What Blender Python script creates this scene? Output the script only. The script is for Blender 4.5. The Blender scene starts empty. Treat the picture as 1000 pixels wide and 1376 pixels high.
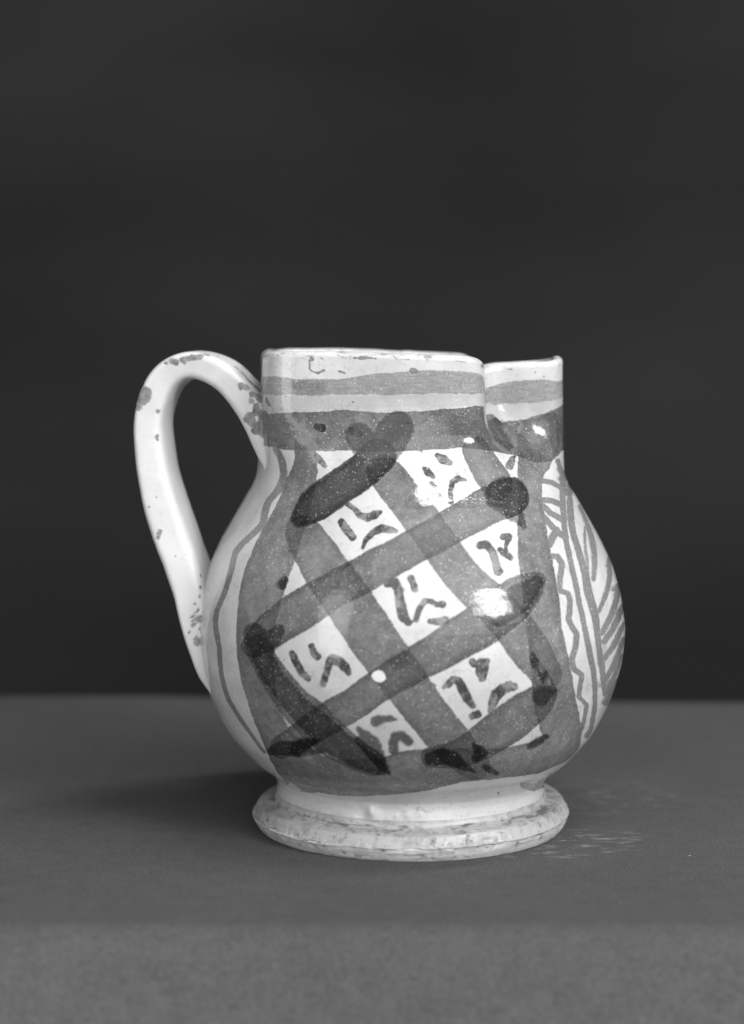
import bpy, math
import numpy as np

# ------------------------------------------------------------------ camera, light, exposure
S = 0.000225                                   # one drawing unit in metres
sc = bpy.context.scene
col = sc.collection
cd = bpy.data.cameras.new('camera'); cam = bpy.data.objects.new('camera', cd); col.objects.link(cam)
cam.location = (-52 * S, -2700 * S, 665 * S); cam.rotation_euler = (math.radians(90), 0, 0)
cd.sensor_fit = 'HORIZONTAL'; cd.sensor_width = 36.0; cd.lens = 97.2; cd.shift_y = -0.248
cd.clip_start = 0.01; cd.clip_end = 20
cd.dof.use_dof = True; cd.dof.focus_distance = 0.577; cd.dof.aperture_fstop = 97.2 / 11.5
sc.camera = cam

world = bpy.data.worlds.new('World'); sc.world = world; world.use_nodes = True
bg = world.node_tree.nodes['Background']; bg.inputs[0].default_value = (1, 1, 1, 1); bg.inputs[1].default_value = 0.20

def area(name, d, dist, w, h, power, axis=None, target=(0, 0, 0.09)):
    l = bpy.data.lights.new(name, 'AREA'); l.shape = 'RECTANGLE'; l.size = w; l.size_y = h; l.energy = power
    o = bpy.data.objects.new(name, l); col.objects.link(o)
    import mathutils
    v = mathutils.Vector(d).normalized()
    o.location = mathutils.Vector(target) + v * dist
    ax = mathutils.Vector(axis) if axis else mathutils.Vector((-v.y, v.x, 0))
    ax = (ax - v * ax.dot(v)).normalized(); ay = v.cross(ax)
    o.rotation_euler = mathutils.Matrix((ax, ay, v)).transposed().to_euler()
    return o
area('window_light', (0.655, -0.70, 0.40), 1.6, 0.56, 0.42, 17).data.shape = 'ELLIPSE'
area('skylight', (0.30, -0.16, 0.93), 1.7, 1.0, 0.13, 12, axis=(0.57, 0.315, -0.15))
area('front_light', (0.34, -0.74, 0.58), 1.8, 2.8, 1.9, 38)
area('fill_light', (-0.62, -0.74, 0.16), 1.9, 0.55, 1.4, 10)
sc.view_settings.view_transform = 'Standard'; sc.view_settings.look = 'None'
sc.view_settings.exposure = 0.0; sc.view_settings.gamma = 1.0

# ---- shape of the jug, worked out in units of 0.225 mm ("u"), z up, spout towards +x ----
S = 0.000225
D_CAM, H_CAM, X_CAM = 2700.0, 665.0, -52.0      # camera: distance to the jug's axis, height over the table, sideways offset (u)

def vnoise(p, seed=0):
    """smooth value noise in -1..1 for an (N,3) array"""
    p = np.asarray(p, dtype=np.float64)
    i = np.floor(p).astype(np.int64); f = p - i; f = f * f * (3 - 2 * f)
    def h(ix, iy, iz):
        n = (ix * 374761393 + iy * 668265263 + iz * 2147483647 + seed * 144665) & 0x7fffffff
        n = ((n ^ (n >> 13)) * 1274126177) & 0x7fffffff
        n = n ^ (n >> 16)
        return (n & 0xffff) / 32767.5 - 1.0
    out = 0
    for dx in (0, 1):
        wx = f[:, 0] if dx else 1 - f[:, 0]
        for dy in (0, 1):
            wy = f[:, 1] if dy else 1 - f[:, 1]
            for dz in (0, 1):
                wz = f[:, 2] if dz else 1 - f[:, 2]
                out = out + h(i[:, 0] + dx, i[:, 1] + dy, i[:, 2] + dz) * wx * wy * wz
    return out

def fbm(p, octaves=3, seed=0):
    a, s, out = 1.0, 1.0, 0
    for o in range(octaves):
        out = out + a * vnoise(np.asarray(p) * s + 17.3 * o, seed + o); a *= 0.5; s *= 2.03
    return out

# silhouette radius against height of the turned body
PZ = np.array([0, 6, 16, 18, 20, 28, 31.5, 33, 34.5, 36, 38, 44, 56, 66, 76, 90, 106, 128, 163, 198, 230, 265, 303, 340, 375, 408, 437, 456, 474, 500, 520, 640], float)
PR = np.array([202.5, 206.5, 211.5, 212.3, 211, 206.5, 204.5, 202, 195, 187, 182.5, 180, 179, 182, 192, 210, 225, 243, 262, 276, 284, 287, 283, 273, 258, 239, 222, 211.5, 206, 204, 204, 205], float)
ZO = np.concatenate([np.linspace(0, 30, 28, endpoint=False), np.linspace(30, 38, 36, endpoint=False), np.linspace(38, 46, 8, endpoint=False), np.linspace(46, 120, 56, endpoint=False), np.linspace(120, 500, 300, endpoint=False), np.linspace(500, 624, 112)])

def pchip(x, xp, fp):
    """monotone smooth interpolation"""
    h = np.diff(xp); d = np.diff(fp) / h
    m = np.zeros_like(fp); m[0] = d[0]; m[-1] = d[-1]
    for k in range(1, len(xp) - 1):
        if d[k - 1] * d[k] > 0:
            w1 = 2 * h[k] + h[k - 1]; w2 = h[k] + 2 * h[k - 1]
            m[k] = (w1 + w2) / (w1 / d[k - 1] + w2 / d[k])
    x = np.clip(x, xp[0], xp[-1]); i = np.clip(np.searchsorted(xp, x) - 1, 0, len(xp) - 2)
    t = (x - xp[i]) / h[i]; t2 = t * t; t3 = t2 * t
    return ((2 * t3 - 3 * t2 + 1) * fp[i] + (t3 - 2 * t2 + t) * h[i] * m[i] + (-2 * t3 + 3 * t2) * fp[i + 1] + (t3 - t2) * h[i] * m[i + 1])

# plan of the pinched mouth, seen from above, front half (mirrored behind): (x, distance towards the viewer)
MOUTH = [(-200, 0), (-199, 40), (-197, 80), (-190, 116), (-168, 140), (-110, 151), (-40, 156), (30, 156), (66, 151), (84, 140), (92, 122), (94, 92), (98, 68), (116, 53), (150, 52), (184, 46), (200, 26), (205, 0)]
# plan lower on the neck, before the pinch begins
COLLAR = [(-203, 0), (-201, 40), (-192, 84), (-172, 120), (-136, 146), (-90, 160), (-30, 166), (40, 163), (84, 152), (118, 132), (145, 104), (174, 76), (195, 40), (205, 0)]
def _mouth_table(pts):
    P = np.array(pts, float)
    P = np.vstack([P[1] * [1, -1], P, P[-2] * [1, -1]])
    th, rr = [], []
    for i in range(1, len(P) - 2):
        p0, p1, p2, p3 = P[i - 1], P[i], P[i + 1], P[i + 2]
        for t in np.linspace(0, 1, 24, endpoint=False):
            q = 0.5 * ((2 * p1) + (-p0 + p2) * t + (2 * p0 - 5 * p1 + 4 * p2 - p3) * t * t + (-p0 + 3 * p1 - 3 * p2 + p3) * t ** 3)
            th.append(math.atan2(q[0], q[1])); rr.append(math.hypot(q[0], q[1]))
    th.append(math.pi / 2); rr.append(205.0)
    return np.array(th), np.array(rr)
_MT, _MR = _mouth_table(MOUTH); _CT, _CR = _mouth_table(COLLAR)
def mouth_r(th, T=None, R=None):
    """th: angle from the viewer's side, +90 deg at the spout; front and back halves alike"""
    t = np.arctan2(np.sin(th), np.abs(np.cos(th)))
    return np.interp(t, _MT if T is None else T, _MR if R is None else R)
def sstep(a, b, x):
    t = np.clip((x - a) / (b - a), 0, 1); return t * t * (3 - 2 * t)
def rim_z(th):
    t = np.degrees(np.arctan2(np.sin(th), np.abs(np.cos(th))))
    return pchip(t, np.array([-90., -40, 0, 26, 34, 41, 50, 60, 74, 90]), np.array([635., 635, 631.5, 628, 623, 612, 605, 612, 619, 627]))
def outer_r(th, z):
    base = pchip(z, PZ, PR)
    # the round shoulder draws in to a flatter collar, the collar is pinched into lobes higher up
    L1 = sstep(438, 530, z); L2 = sstep(468, 580, z)
    r = base * (1 - L1) + L1 * (mouth_r(th, _CT, _CR) * (1 - L2) + mouth_r(th) * L2)
    # gentle waviness of the hand-thrown wall
    q = np.stack([np.sin(th) * 1.3, np.cos(th) * 1.3, z / 260.0], -1).reshape(-1, 3)
    r = r + (vnoise(q * 1.7, 5).reshape(r.shape)) * 1.6 * sstep(60, 120, z)
    r = r + ((vnoise(q * 9.0, 6) * 0.42 + vnoise(q * 31.0, 16) * 0.03).reshape(r.shape)) * sstep(60, 120, z)
    # swelling where the handle was pressed on
    td = np.degrees(th)
    r = r + 5 * np.exp(-((td + 108) / 13) ** 2 - ((z - 258) / 45) ** 2) + 6 * np.exp(-((td + 103) / 13) ** 2 - ((z - 540) / 26) ** 2)
    return r

NT = 960
def jug_grid():
    """full wall: rows from the underside round the foot, up the outside, over the lip and down the inside"""
    th = np.linspace(-math.pi, math.pi, NT, endpoint=False)
    zo = ZO
    rows = []; tags = []
    zr = rim_z(th); tk = 15.0
    def zmap(z): return np.where(z > 500, 500 + (z - 500) * (zr - 500) / 631.5, z) if False else np.where(z > 500, 500 + (z - 500) * (zr - 500) / 131.5, z)
    def push(r, z, tag):
        rows.append(np.stack([r * np.sin(th), -r * np.cos(th), z], -1)); tags.append(tag)
    for rr in (20, 120, 176, 184):
        push(np.full(NT, float(rr)), np.full(NT, 8.0 if rr < 180 else 1.0), 'foot')
    for z in zo:
        Z = np.full(NT, z); r = outer_r(th, Z)
        ZZ = zmap(Z)
        if z < 46:   # chipped, hand-cut edge of the foot
            q = np.stack([np.sin(th) * 9, np.cos(th) * 9, Z / 22], -1)
            edge = np.exp(-((z - 17) / 9) ** 2)
            r = r - edge * 5.0 * np.clip(vnoise(q, 3) - 0.15, 0, 1) - 1.1 * np.clip(vnoise(q * 3.1, 4), 0, 1) * (0.4 + edge)
            r = r + 1.5 * vnoise(np.stack([np.sin(th) * 2.6, np.cos(th) * 2.6, 0 * Z], -1), 41) * (z < 38) + 0.35 * vnoise(np.stack([np.sin(th) * 3, np.cos(th) * 3, Z / 3.2], -1), 8) * (z < 30)
            ZZ = ZZ + (1.8 * np.sin(th) * sstep(0, 20, z) + 1.5 * vnoise(q * 0.6, 9) * sstep(0, 15, z))
        push(r, ZZ, 'foot' if z < 46 else ('body' if z < 500 else 'neck'))
    zt = 624.0
    for a in np.radians(np.linspace(8, 172, 22)):
        Z = np.full(NT, zt); r = outer_r(th, Z) - tk / 2 + tk / 2 * np.cos(a)
        q = np.stack([np.sin(th) * 6, np.cos(th) * 6, np.full(NT, a)], -1)
        push(r, zmap(Z) + tk / 2 * np.sin(a) * (1 + 0.16 * vnoise(q, 12)) - 1.2 * np.clip(vnoise(q * 2.3, 13) - 0.35, 0, 1), 'neck')
    for z in np.concatenate([np.linspace(618, 500, 24), np.linspace(490, 60, 40)]):
        Z = np.full(NT, z); push(outer_r(th, Z) - tk - 4 * sstep(500, 420, z), zmap(Z), 'neck' if z >= 500 else 'inside')
    push(np.full(NT, 90.0), np.full(NT, 50.0), 'inside'); push(np.full(NT, 2.0), np.full(NT, 48.0), 'inside')
    V = np.array(rows)
    # lumps of slip left in the corner above the foot
    for (lt, lz, lr, la) in LUMPS:
        c = np.array([math.sin(lt), -math.cos(lt)]) * 182
        d = np.sqrt((V[:, :, 0] - c[0]) ** 2 + (V[:, :, 1] - c[1]) ** 2 + (V[:, :, 2] - lz) ** 2)
        sel = np.array([t in ('foot', 'body') for t in tags])[:, None]
        b = np.exp(-(d / lr) ** 2) * la * sel
        V[:, :, 0] += b * math.sin(lt); V[:, :, 1] -= b * math.cos(lt)
    return th, V, tags
LUMPS = [(math.radians(-16.5), 55, 8, 6.5), (math.radians(-2), 53, 6, 3.0), (math.radians(-7), 52, 4, 2.5), (math.radians(3), 54, 4, 2.0)]

def grid_normals(V):
    a = np.roll(V, -1, axis=1) - np.roll(V, 1, axis=1)
    b = np.gradient(V, axis=0)
    n = np.cross(a, b); n /= np.maximum(np.linalg.norm(n, axis=-1, keepdims=True), 1e-9)
    return n

# ---- handle: a flat strap bent to an ear; centre line of its near edge, in its own plane ----
HA = math.radians(8)                                   # the ear's plane leans away from the viewer
HTHICK = [18, 36, 46, 48, 43, 39, 38, 38, 37, 37, 38, 39, 39, 40, 42, 46, 47, 46, 43, 42, 38, 32, 14]
HWIDTH = [92, 98, 102, 102, 96, 92, 90, 88, 86, 86, 86, 86, 86, 86, 88, 90, 92, 96, 100, 108, 116, 112, 90]
HO = np.array([-170.0, -38.0])                         # a point of the strap's middle plane
HU = np.array([-math.cos(HA), math.sin(HA)]); HN = np.array([math.sin(HA), math.cos(HA)])   # outward, and away from the viewer
def catmull(P, n):
    P = np.asarray(P, float); P = np.vstack([2 * P[0] - P[1], P, 2 * P[-1] - P[-2]]); out = []
    for i in range(1, len(P) - 2):
        p0, p1, p2, p3 = P[i - 1:i + 3]
        for t in np.linspace(0, 1, n, endpoint=False):
            out.append(0.5 * ((2 * p1) + (-p0 + p2) * t + (2 * p0 - 5 * p1 + 4 * p2 - p3) * t * t + (-p0 + 3 * p1 - 3 * p2 + p3) * t ** 3))
    out.append(P[-2]); return np.array(out)

def handle_grid():
    P = catmull(np.column_stack([np.array(HLINE), HTHICK, HWIDTH]), 14)
    T = np.gradient(P[:, :2], axis=0); T /= np.linalg.norm(T, axis=1, keepdims=True)
    Nn = np.stack([T[:, 1], -T[:, 0]], -1)
    NS = 96; rows = []
    ph = np.linspace(0, 2 * math.pi, NS, endpoint=False)
    c, s = np.cos(ph), np.sin(ph); e = 0.36                    # rounded-rectangle section
    cu = np.sign(c) * np.abs(c) ** e; sv = np.sign(s) * np.abs(s) ** e
    for i in range(len(P)):
        th_, w = P[i, 2] / 2, P[i, 3] / 2
        u = P[i, 0] + Nn[i, 0] * cu * th_; z = P[i, 1] + Nn[i, 1] * cu * th_
        v = sv * w * (1 - 0.06 * cu)
        xy = HO[None] + u[:, None] * HU[None] + v[:, None] * HN[None]
        rows.append(np.column_stack([xy, z]))
    V = np.array(rows)
    q = V.reshape(-1, 3)
    d = vnoise(q / 34.0, 21) * 0.9 + vnoise(q / 11.0, 22) * 0.25
    n = grid_normals(V).reshape(-1, 3)
    return (q + n * d[:, None]).reshape(V.shape)

STROKES = {
 'ring': [
  [-909,2659,20,56,1,-3,-54,-893,2632,60,54,1,-2,-54,-880,2606,100,53,1,-1,-54,-867,2576,130,52,1,0,-54,-863,2538,142,49,1,1,-54,-859,2496,144,47,2,2,-53,-859,2451,150,44,2,4,-53,-863,2406,165,42,2,5,-53,-876,2356,183,40,3,9,-54,-884,2311,200,39,3,15,-54,-880,2258,214,38,3,23,-55,-871,2205,227,38,3,25,-55,-871,2152,240,38,3,23,-55,-871,2099,254,38,3,23,-56,-876,2047,268,38,4,23,-56,-880,1994,280,38,4,23,-56,-880,1937,290,37,4,23,-56,-880,1876,297,37,4,20,-56,-884,1816,300,37,5,19,-56,-884,1756,297,36,5,16,-56,-884,1695,289,36,5,13,-56,-884,1635,280,36,5,12,-56,-880,1574,270,36,5,10,-55,-880,1514,259,36,6,6,-55,-880,1453,250,36,6,6,-55,-876,1393,246,36,6,4,-55,-871,1332,243,36,6,0,-54,-871,1272,240,36,6,-3,-54,-867,1215,234,37,6,-5,-53,-867,1162,227,37,6,-5,-53,-863,1109,220,38,6,-8,-53,-859,1052,213,39,7,-11,-52,-859,996,205,39,7,-12,-52,-855,943,200,39,7,-14,-51,-850,886,196,39,7,-16,-51,-846,826,195,39,7,-18,-50,-842,769,200,39,7,-19,-50,-833,712,217,39,7,-21,-49,-821,659,241,39,7,-23,-48,-812,610,260,40,7,-28,-47,-795,576,270,40,7,-31,-46,-770,550,275,41,7,-31,-45,-749,523,280,42,7,-30,-45],
  [-855,561,220,39,8,-33,-46,-795,554,226,40,7,-32,-45,-740,546,233,42,7,-30,-45,-690,535,240,44,7,-28,-45,-635,527,246,45,6,-26,-45,-576,523,250,47,6,-23,-45,-512,523,251,48,5,-21,-45,-449,527,251,50,5,-19,-44,-385,531,249,51,4,-16,-44,-326,535,249,52,4,-14,-44,-263,546,250,53,3,-11,-44,-204,554,255,54,2,-9,-44,-149,565,264,54,1,-6,-44,-94,580,272,55,1,-3,-44,-39,591,279,55,0,-1,-44,12,603,280,55,0,1,-45,67,610,275,55,-1,4,-45,118,618,265,54,-1,6,-45,168,625,252,54,-2,8,-46,223,629,240,53,-2,9,-46,274,633,230,52,-3,11,-47,329,633,222,51,-4,13,-47,388,633,214,50,-4,15,-46,452,629,207,49,-5,17,-46,511,625,202,47,-5,20,-46,566,625,200,47,-5,21,-47,616,625,201,44,-6,23,-47,671,625,204,42,-7,24,-47,722,625,210,42,-7,25,-47,773,625,215,40,-7,26,-47,819,629,220,38,-7,26,-48,862,637,224,37,-8,26,-48,904,644,228,35,-8,26,-48,938,656,232,34,-8,26,-49,980,663,236,32,-8,27,-49,1026,671,240,30,-9,27,-49],
  [1441,2629,300,73,-3,-22,-46,1415,2591,291,59,-3,-30,-46,1382,2557,283,58,-3,-38,-46,1335,2523,274,37,-3,-44,-46,1267,2493,260,33,-3,-43,-53,1204,2462,239,33,-3,-38,-53,1141,2436,212,29,-3,-35,-53,1081,2406,187,31,-3,-30,-54,1031,2372,170,30,-3,-26,-54,980,2330,163,32,-3,-28,-54,938,2288,162,33,-3,-30,-55,891,2243,165,34,-3,-33,-56,853,2198,170,36,-3,-25,-55,828,2145,177,37,-3,-23,-56,798,2092,188,38,-3,-23,-56,777,2039,200,39,-3,-22,-56,752,1979,210,40,-4,-22,-57,731,1918,219,41,-4,-20,-57,718,1854,228,42,-4,-18,-57,705,1786,235,42,-4,-16,-57,697,1722,240,42,-4,-13,-57,693,1653,242,42,-4,-11,-56,688,1585,241,42,-4,-9,-56,688,1517,239,43,-5,-6,-56,688,1453,240,43,-5,-5,-56,697,1393,244,42,-5,-3,-55,701,1336,249,42,-5,0,-55,714,1279,255,41,-5,3,-54,726,1223,260,40,-6,5,-54,739,1166,266,40,-6,5,-54,756,1109,272,40,-6,8,-53,773,1052,278,39,-6,11,-52,794,1000,280,38,-7,12,-52,824,943,279,38,-7,14,-51,862,882,275,36,-7,17,-51,900,826,269,35,-7,19,-50,942,777,260,33,-8,21,-50,976,743,248,33,-8,23,-50,1001,716,232,31,-8,24,-49,1031,693,216,30,-8,26,-49,1060,671,200,29,-9,28,-49],
  [1043,795,100,30,-8,21,-50,1065,746,100,28,-8,23,-50,1081,701,100,28,-9,26,-49,1060,663,100,29,-9,28,-49,1043,622,100,29,-9,33,-48],
],
 'rise': [
  [-774,2122,120,40,3,21,-56,-753,2152,160,41,3,20,-56,-728,2183,201,43,3,19,-56,-698,2213,230,44,3,23,-56,-656,2247,241,45,2,22,-56,-605,2281,241,47,2,18,-56,-554,2319,240,49,2,16,-56,-495,2356,241,50,1,13,-56,-436,2402,240,51,1,11,-55,-381,2436,240,53,1,10,-56,-347,2466,240,54,0,9,-55,-322,2489,240,54,0,8,-55,-292,2511,240,53,0,7,-56],
  [-880,1347,160,36,6,2,-54,-855,1374,181,37,6,3,-55,-829,1400,203,38,6,4,-55,-804,1427,224,39,5,5,-55,-774,1453,240,41,5,5,-55,-732,1487,252,42,5,5,-56,-685,1525,261,44,5,6,-56,-639,1563,267,45,4,8,-56,-597,1597,270,46,4,8,-57,-559,1627,268,47,4,8,-57,-525,1653,262,49,3,9,-57,-491,1680,255,50,3,9,-58,-457,1706,250,50,3,8,-58,-419,1733,249,51,3,8,-58,-385,1756,249,53,2,8,-58,-347,1778,250,53,2,8,-58,-305,1805,250,53,2,7,-58,-267,1827,248,54,2,6,-58,-233,1854,245,54,1,5,-58,-191,1880,242,55,1,4,-58,-144,1907,240,55,1,3,-59,-89,1937,239,55,0,2,-59,-30,1971,239,55,0,0,-59,33,2005,239,55,0,-2,-58,101,2039,240,54,-1,-4,-58,168,2073,242,54,-1,-6,-58,244,2111,244,53,-1,-8,-58,325,2145,247,51,-1,-10,-57,392,2171,250,50,-2,-12,-57,456,2198,255,48,-2,-15,-57,515,2217,261,47,-2,-20,-57,566,2232,266,46,-2,-23,-57,608,2243,270,44,-2,-25,-57,646,2251,271,44,-2,-26,-57,667,2254,271,43,-3,-26,-57,684,2254,270,42,-3,-27,-57,709,2258,270,41,-3,-27,-56],
  [-829,697,160,39,7,-21,-49,-766,731,170,41,7,-18,-49,-711,765,181,44,6,-17,-50,-664,795,191,45,6,-15,-50,-618,826,200,46,5,-14,-50,-576,856,207,48,5,-13,-50,-537,882,212,49,5,-12,-51,-499,909,217,49,5,-10,-51,-461,939,220,50,4,-9,-51,-419,969,221,51,4,-8,-52,-381,996,221,52,3,-6,-52,-339,1026,220,53,3,-5,-52,-297,1056,220,54,3,-4,-53,-254,1094,221,54,2,-3,-53,-216,1132,222,55,2,-2,-54,-170,1170,225,55,2,-1,-55,-119,1215,230,56,1,0,-55,-56,1260,238,56,1,0,-55,16,1313,249,56,0,0,-56,92,1362,260,56,-1,0,-57,160,1408,270,55,-1,-1,-57,215,1449,279,54,-2,-2,-57,266,1483,288,54,-2,-2,-57,316,1514,296,53,-2,-3,-57,363,1548,300,52,-2,-4,-57,405,1578,301,51,-3,-6,-57,447,1608,300,50,-3,-7,-57,485,1635,296,49,-3,-9,-57,515,1653,290,48,-3,-9,-57,540,1672,281,47,-3,-10,-57,562,1684,269,47,-3,-10,-57,574,1691,256,46,-4,-10,-57,591,1703,240,46,-4,-10,-57,608,1714,221,45,-4,-11,-57,625,1722,199,44,-4,-12,-57,638,1733,178,44,-4,-12,-57,650,1740,160,44,-4,-13,-57,663,1748,147,43,-4,-14,-57,671,1756,138,43,-4,-14,-57,680,1759,129,43,-4,-14,-57,688,1763,120,43,-4,-15,-57],
  [92,705,140,55,-1,4,-48,147,709,160,54,-2,5,-48,206,712,181,53,-2,7,-49,261,727,200,53,-3,8,-49,312,754,219,52,-3,9,-50,367,788,237,51,-3,9,-50,418,826,250,50,-4,10,-50,469,867,258,49,-4,11,-50,523,909,262,47,-5,11,-51,570,947,260,47,-5,11,-51,604,977,253,45,-5,10,-52,633,996,240,44,-5,10,-52,659,1018,220,43,-6,10,-52,684,1037,187,42,-6,10,-52,709,1052,147,42,-6,10,-52,726,1068,110,41,-6,10,-52,743,1071,81,40,-6,10,-52,752,1075,56,40,-6,9,-52,760,1075,30,39,-6,10,-52],
],
 'fall': [
  [-770,2084,140,40,3,21,-56,-753,2073,165,41,3,20,-56,-740,2065,191,42,3,20,-56,-728,2054,217,42,3,20,-56,-711,2043,240,43,3,20,-57,-681,2020,260,44,3,19,-57,-643,1986,275,45,3,19,-57,-601,1948,286,46,3,18,-58,-554,1907,296,47,3,15,-58,-512,1861,303,49,3,12,-58,-478,1824,310,50,3,11,-58,-449,1790,316,51,3,10,-58,-419,1759,322,51,3,9,-58,-394,1729,326,52,2,7,-58,-364,1691,328,53,2,6,-58,-330,1650,330,53,2,5,-58,-292,1589,330,54,2,4,-58,-246,1521,329,55,1,2,-57,-204,1446,327,55,1,1,-57,-157,1370,324,56,1,1,-57,-119,1302,320,56,1,0,-56,-81,1241,315,56,1,0,-55,-47,1181,308,56,0,0,-55,-13,1124,302,56,0,0,-54,20,1068,295,56,0,1,-53,50,1015,290,56,0,1,-53,84,966,288,55,-1,2,-52,109,924,288,55,-1,3,-52,139,879,288,55,-2,4,-51,168,841,286,54,-2,5,-50,198,799,280,54,-2,5,-50,228,765,268,53,-3,6,-50,261,727,253,53,-3,8,-49,295,693,235,52,-3,10,-48,329,659,217,52,-3,12,-47,367,625,200,51,-4,15,-46],
  [-242,2428,220,53,1,7,-56,-225,2413,224,53,1,7,-56,-208,2402,228,53,1,6,-56,-191,2387,233,53,1,6,-56,-170,2368,237,53,1,5,-57,-140,2341,240,53,1,5,-57,-106,2311,243,54,0,4,-58,-68,2273,245,54,0,2,-58,-30,2232,247,54,0,0,-58,12,2186,249,54,0,-1,-57,50,2133,250,55,0,-2,-58,92,2077,250,54,0,-3,-58,130,2013,250,54,-1,-5,-58,173,1948,249,54,-1,-6,-59,211,1884,249,54,-1,-6,-58,249,1824,250,54,-1,-6,-58,287,1771,253,53,-2,-6,-58,329,1722,258,52,-2,-7,-58,371,1676,262,52,-2,-7,-58,414,1631,267,51,-3,-7,-58,447,1585,270,50,-3,-6,-57,481,1540,272,49,-3,-5,-57,511,1495,274,48,-4,-4,-56,536,1449,275,47,-4,-4,-56,562,1404,274,46,-4,-3,-56,587,1366,270,45,-4,-2,-56,608,1328,263,45,-5,0,-55,629,1294,254,45,-5,2,-55,650,1264,242,45,-5,3,-54,671,1234,231,44,-5,4,-54,697,1200,220,42,-5,5,-54],
  [545,2553,180,47,-1,-12,-53,557,2527,190,46,-1,-13,-53,578,2489,200,46,-2,-15,-55,608,2417,210,45,-2,-17,-55,642,2341,220,44,-2,-21,-56],
  [-850,1344,170,37,6,1,-54,-829,1313,175,38,6,-1,-54,-812,1283,179,40,6,-3,-54,-795,1249,184,40,6,-4,-54,-774,1215,190,41,6,-5,-54,-749,1177,197,42,6,-5,-53,-723,1136,204,43,6,-6,-53,-694,1094,212,44,6,-8,-53,-669,1056,220,45,5,-9,-52,-643,1018,231,46,5,-10,-52,-618,984,243,46,5,-10,-52,-588,954,254,47,5,-11,-51,-559,920,260,48,5,-11,-51,-529,882,260,49,5,-11,-51,-495,845,256,49,5,-11,-50,-461,807,249,50,4,-10,-50,-423,773,240,51,4,-10,-50,-381,743,228,51,4,-10,-49,-339,712,212,52,4,-9,-49,-292,686,196,53,3,-8,-48,-246,656,180,53,3,-7,-48],
],
 'dark': [
  [430,1582,160,50,-3,-6,-57,498,1631,188,49,-3,-9,-57,562,1672,200,46,-4,-10,-57,612,1703,164,45,-4,-10,-57,646,1725,120,44,-4,-12,-57,671,1740,102,43,-4,-13,-57,684,1756,90,43,-4,-14,-57],
  [680,1056,120,42,-6,10,-52,743,1079,50,40,-6,9,-53],
  [-702,709,120,44,6,-18,-49,-537,761,120,48,5,-13,-50],
  [1056,2742,70,18,-8,-26,-42,1035,2689,78,18,-5,-29,-43,1018,2640,80,21,-4,-33,-43,1018,2602,68,25,-3,-42,-43,1022,2568,50,26,-3,-45,-44],
  [-774,2122,100,40,3,21,-56,-753,2149,144,41,3,20,-56,-736,2175,188,42,3,20,-56,-707,2205,220,43,3,22,-56,-660,2239,231,45,2,23,-56,-609,2277,231,47,2,18,-56,-554,2319,230,49,2,16,-56,-495,2356,234,50,1,13,-56,-432,2398,237,51,1,11,-56,-381,2436,240,53,1,10,-56,-347,2466,241,54,0,9,-55,-322,2493,240,54,0,8,-55,-292,2519,240,53,0,7,-56],
  [-470,2640,180,55,1,4,-55,-440,2610,197,55,1,6,-55,-402,2579,210,54,1,7,-55,-352,2549,212,54,0,8,-56,-292,2519,210,53,0,7,-56],
  [-144,2689,230,53,1,1,-54,-174,2651,238,53,1,1,-54,-204,2610,240,54,1,3,-55,-242,2564,223,54,0,5,-55,-280,2519,200,54,0,7,-56],
  [667,2277,240,43,-2,-24,-56,709,2258,260,41,-3,-27,-56],
  [693,2171,140,41,-3,-19,-56,714,2115,70,41,-3,-20,-56,722,2081,30,41,-3,-20,-56],
  [-880,1423,150,36,6,5,-55,-838,1381,180,38,6,3,-55,-816,1328,140,39,6,0,-54],
  [-715,1461,90,43,5,5,-56,-740,1427,112,42,5,4,-55,-766,1393,130,41,5,3,-55,-791,1355,132,40,6,1,-55,-816,1321,130,39,6,0,-54],
  [-821,1294,140,39,6,-2,-54,-800,1257,144,40,6,-4,-54,-778,1219,147,41,6,-5,-54,-757,1181,150,42,6,-5,-53,-728,1139,150,43,6,-5,-53,-698,1098,148,44,6,-7,-53,-669,1056,150,45,5,-9,-52,-635,1011,159,46,5,-10,-52,-597,966,171,47,5,-10,-52,-559,920,180,48,5,-11,-51,-516,871,184,49,5,-11,-51,-470,822,184,50,4,-10,-50,-423,773,180,51,4,-10,-50,-368,731,170,51,4,-9,-49,-313,693,156,52,4,-9,-48,-267,663,140,53,3,-8,-48,-237,644,121,53,3,-7,-47,-216,629,101,54,3,-7,-47,-195,614,80,54,2,-7,-46],
],
 'black': [
  [-943,652,50,34,8,-26,-48,-833,690,100,39,7,-21,-49,-711,709,100,44,6,-18,-49,-630,750,80,46,6,-16,-49,-554,784,30,47,5,-13,-50],
  [-297,890,30,53,3,-6,-51,-267,848,70,54,3,-6,-50,-229,811,80,54,2,-5,-50,-195,777,40,54,2,-5,-50],
  [-305,814,50,53,3,-7,-50,-267,777,80,53,3,-6,-50,-212,709,110,54,2,-6,-49,-182,637,70,54,2,-6,-47,-149,584,15,54,1,-6,-44],
  [92,697,90,55,-1,4,-48,156,712,110,54,-2,5,-49,232,678,100,53,-3,8,-48,295,629,50,52,-3,12,-46,371,584,15,50,-4,17,-45],
  [329,773,30,52,-3,9,-50,367,731,80,51,-4,10,-49,354,690,60,51,-4,12,-48,409,716,30,50,-4,12,-49],
  [430,614,40,49,-5,18,-46,481,584,45,48,-5,21,-45,532,557,30,47,-5,23,-45],
  [-199,939,70,55,2,-3,-52,-182,950,70,55,2,-3,-52],
  [-161,958,45,55,2,-2,-52,-127,962,50,55,2,-2,-52,-98,958,20,55,1,-1,-52],
  [-115,750,60,55,1,-3,-49,-115,803,65,55,1,-2,-50,-106,845,60,55,1,-2,-50,-68,856,60,55,1,-1,-51,-34,814,60,55,0,0,-50],
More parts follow.
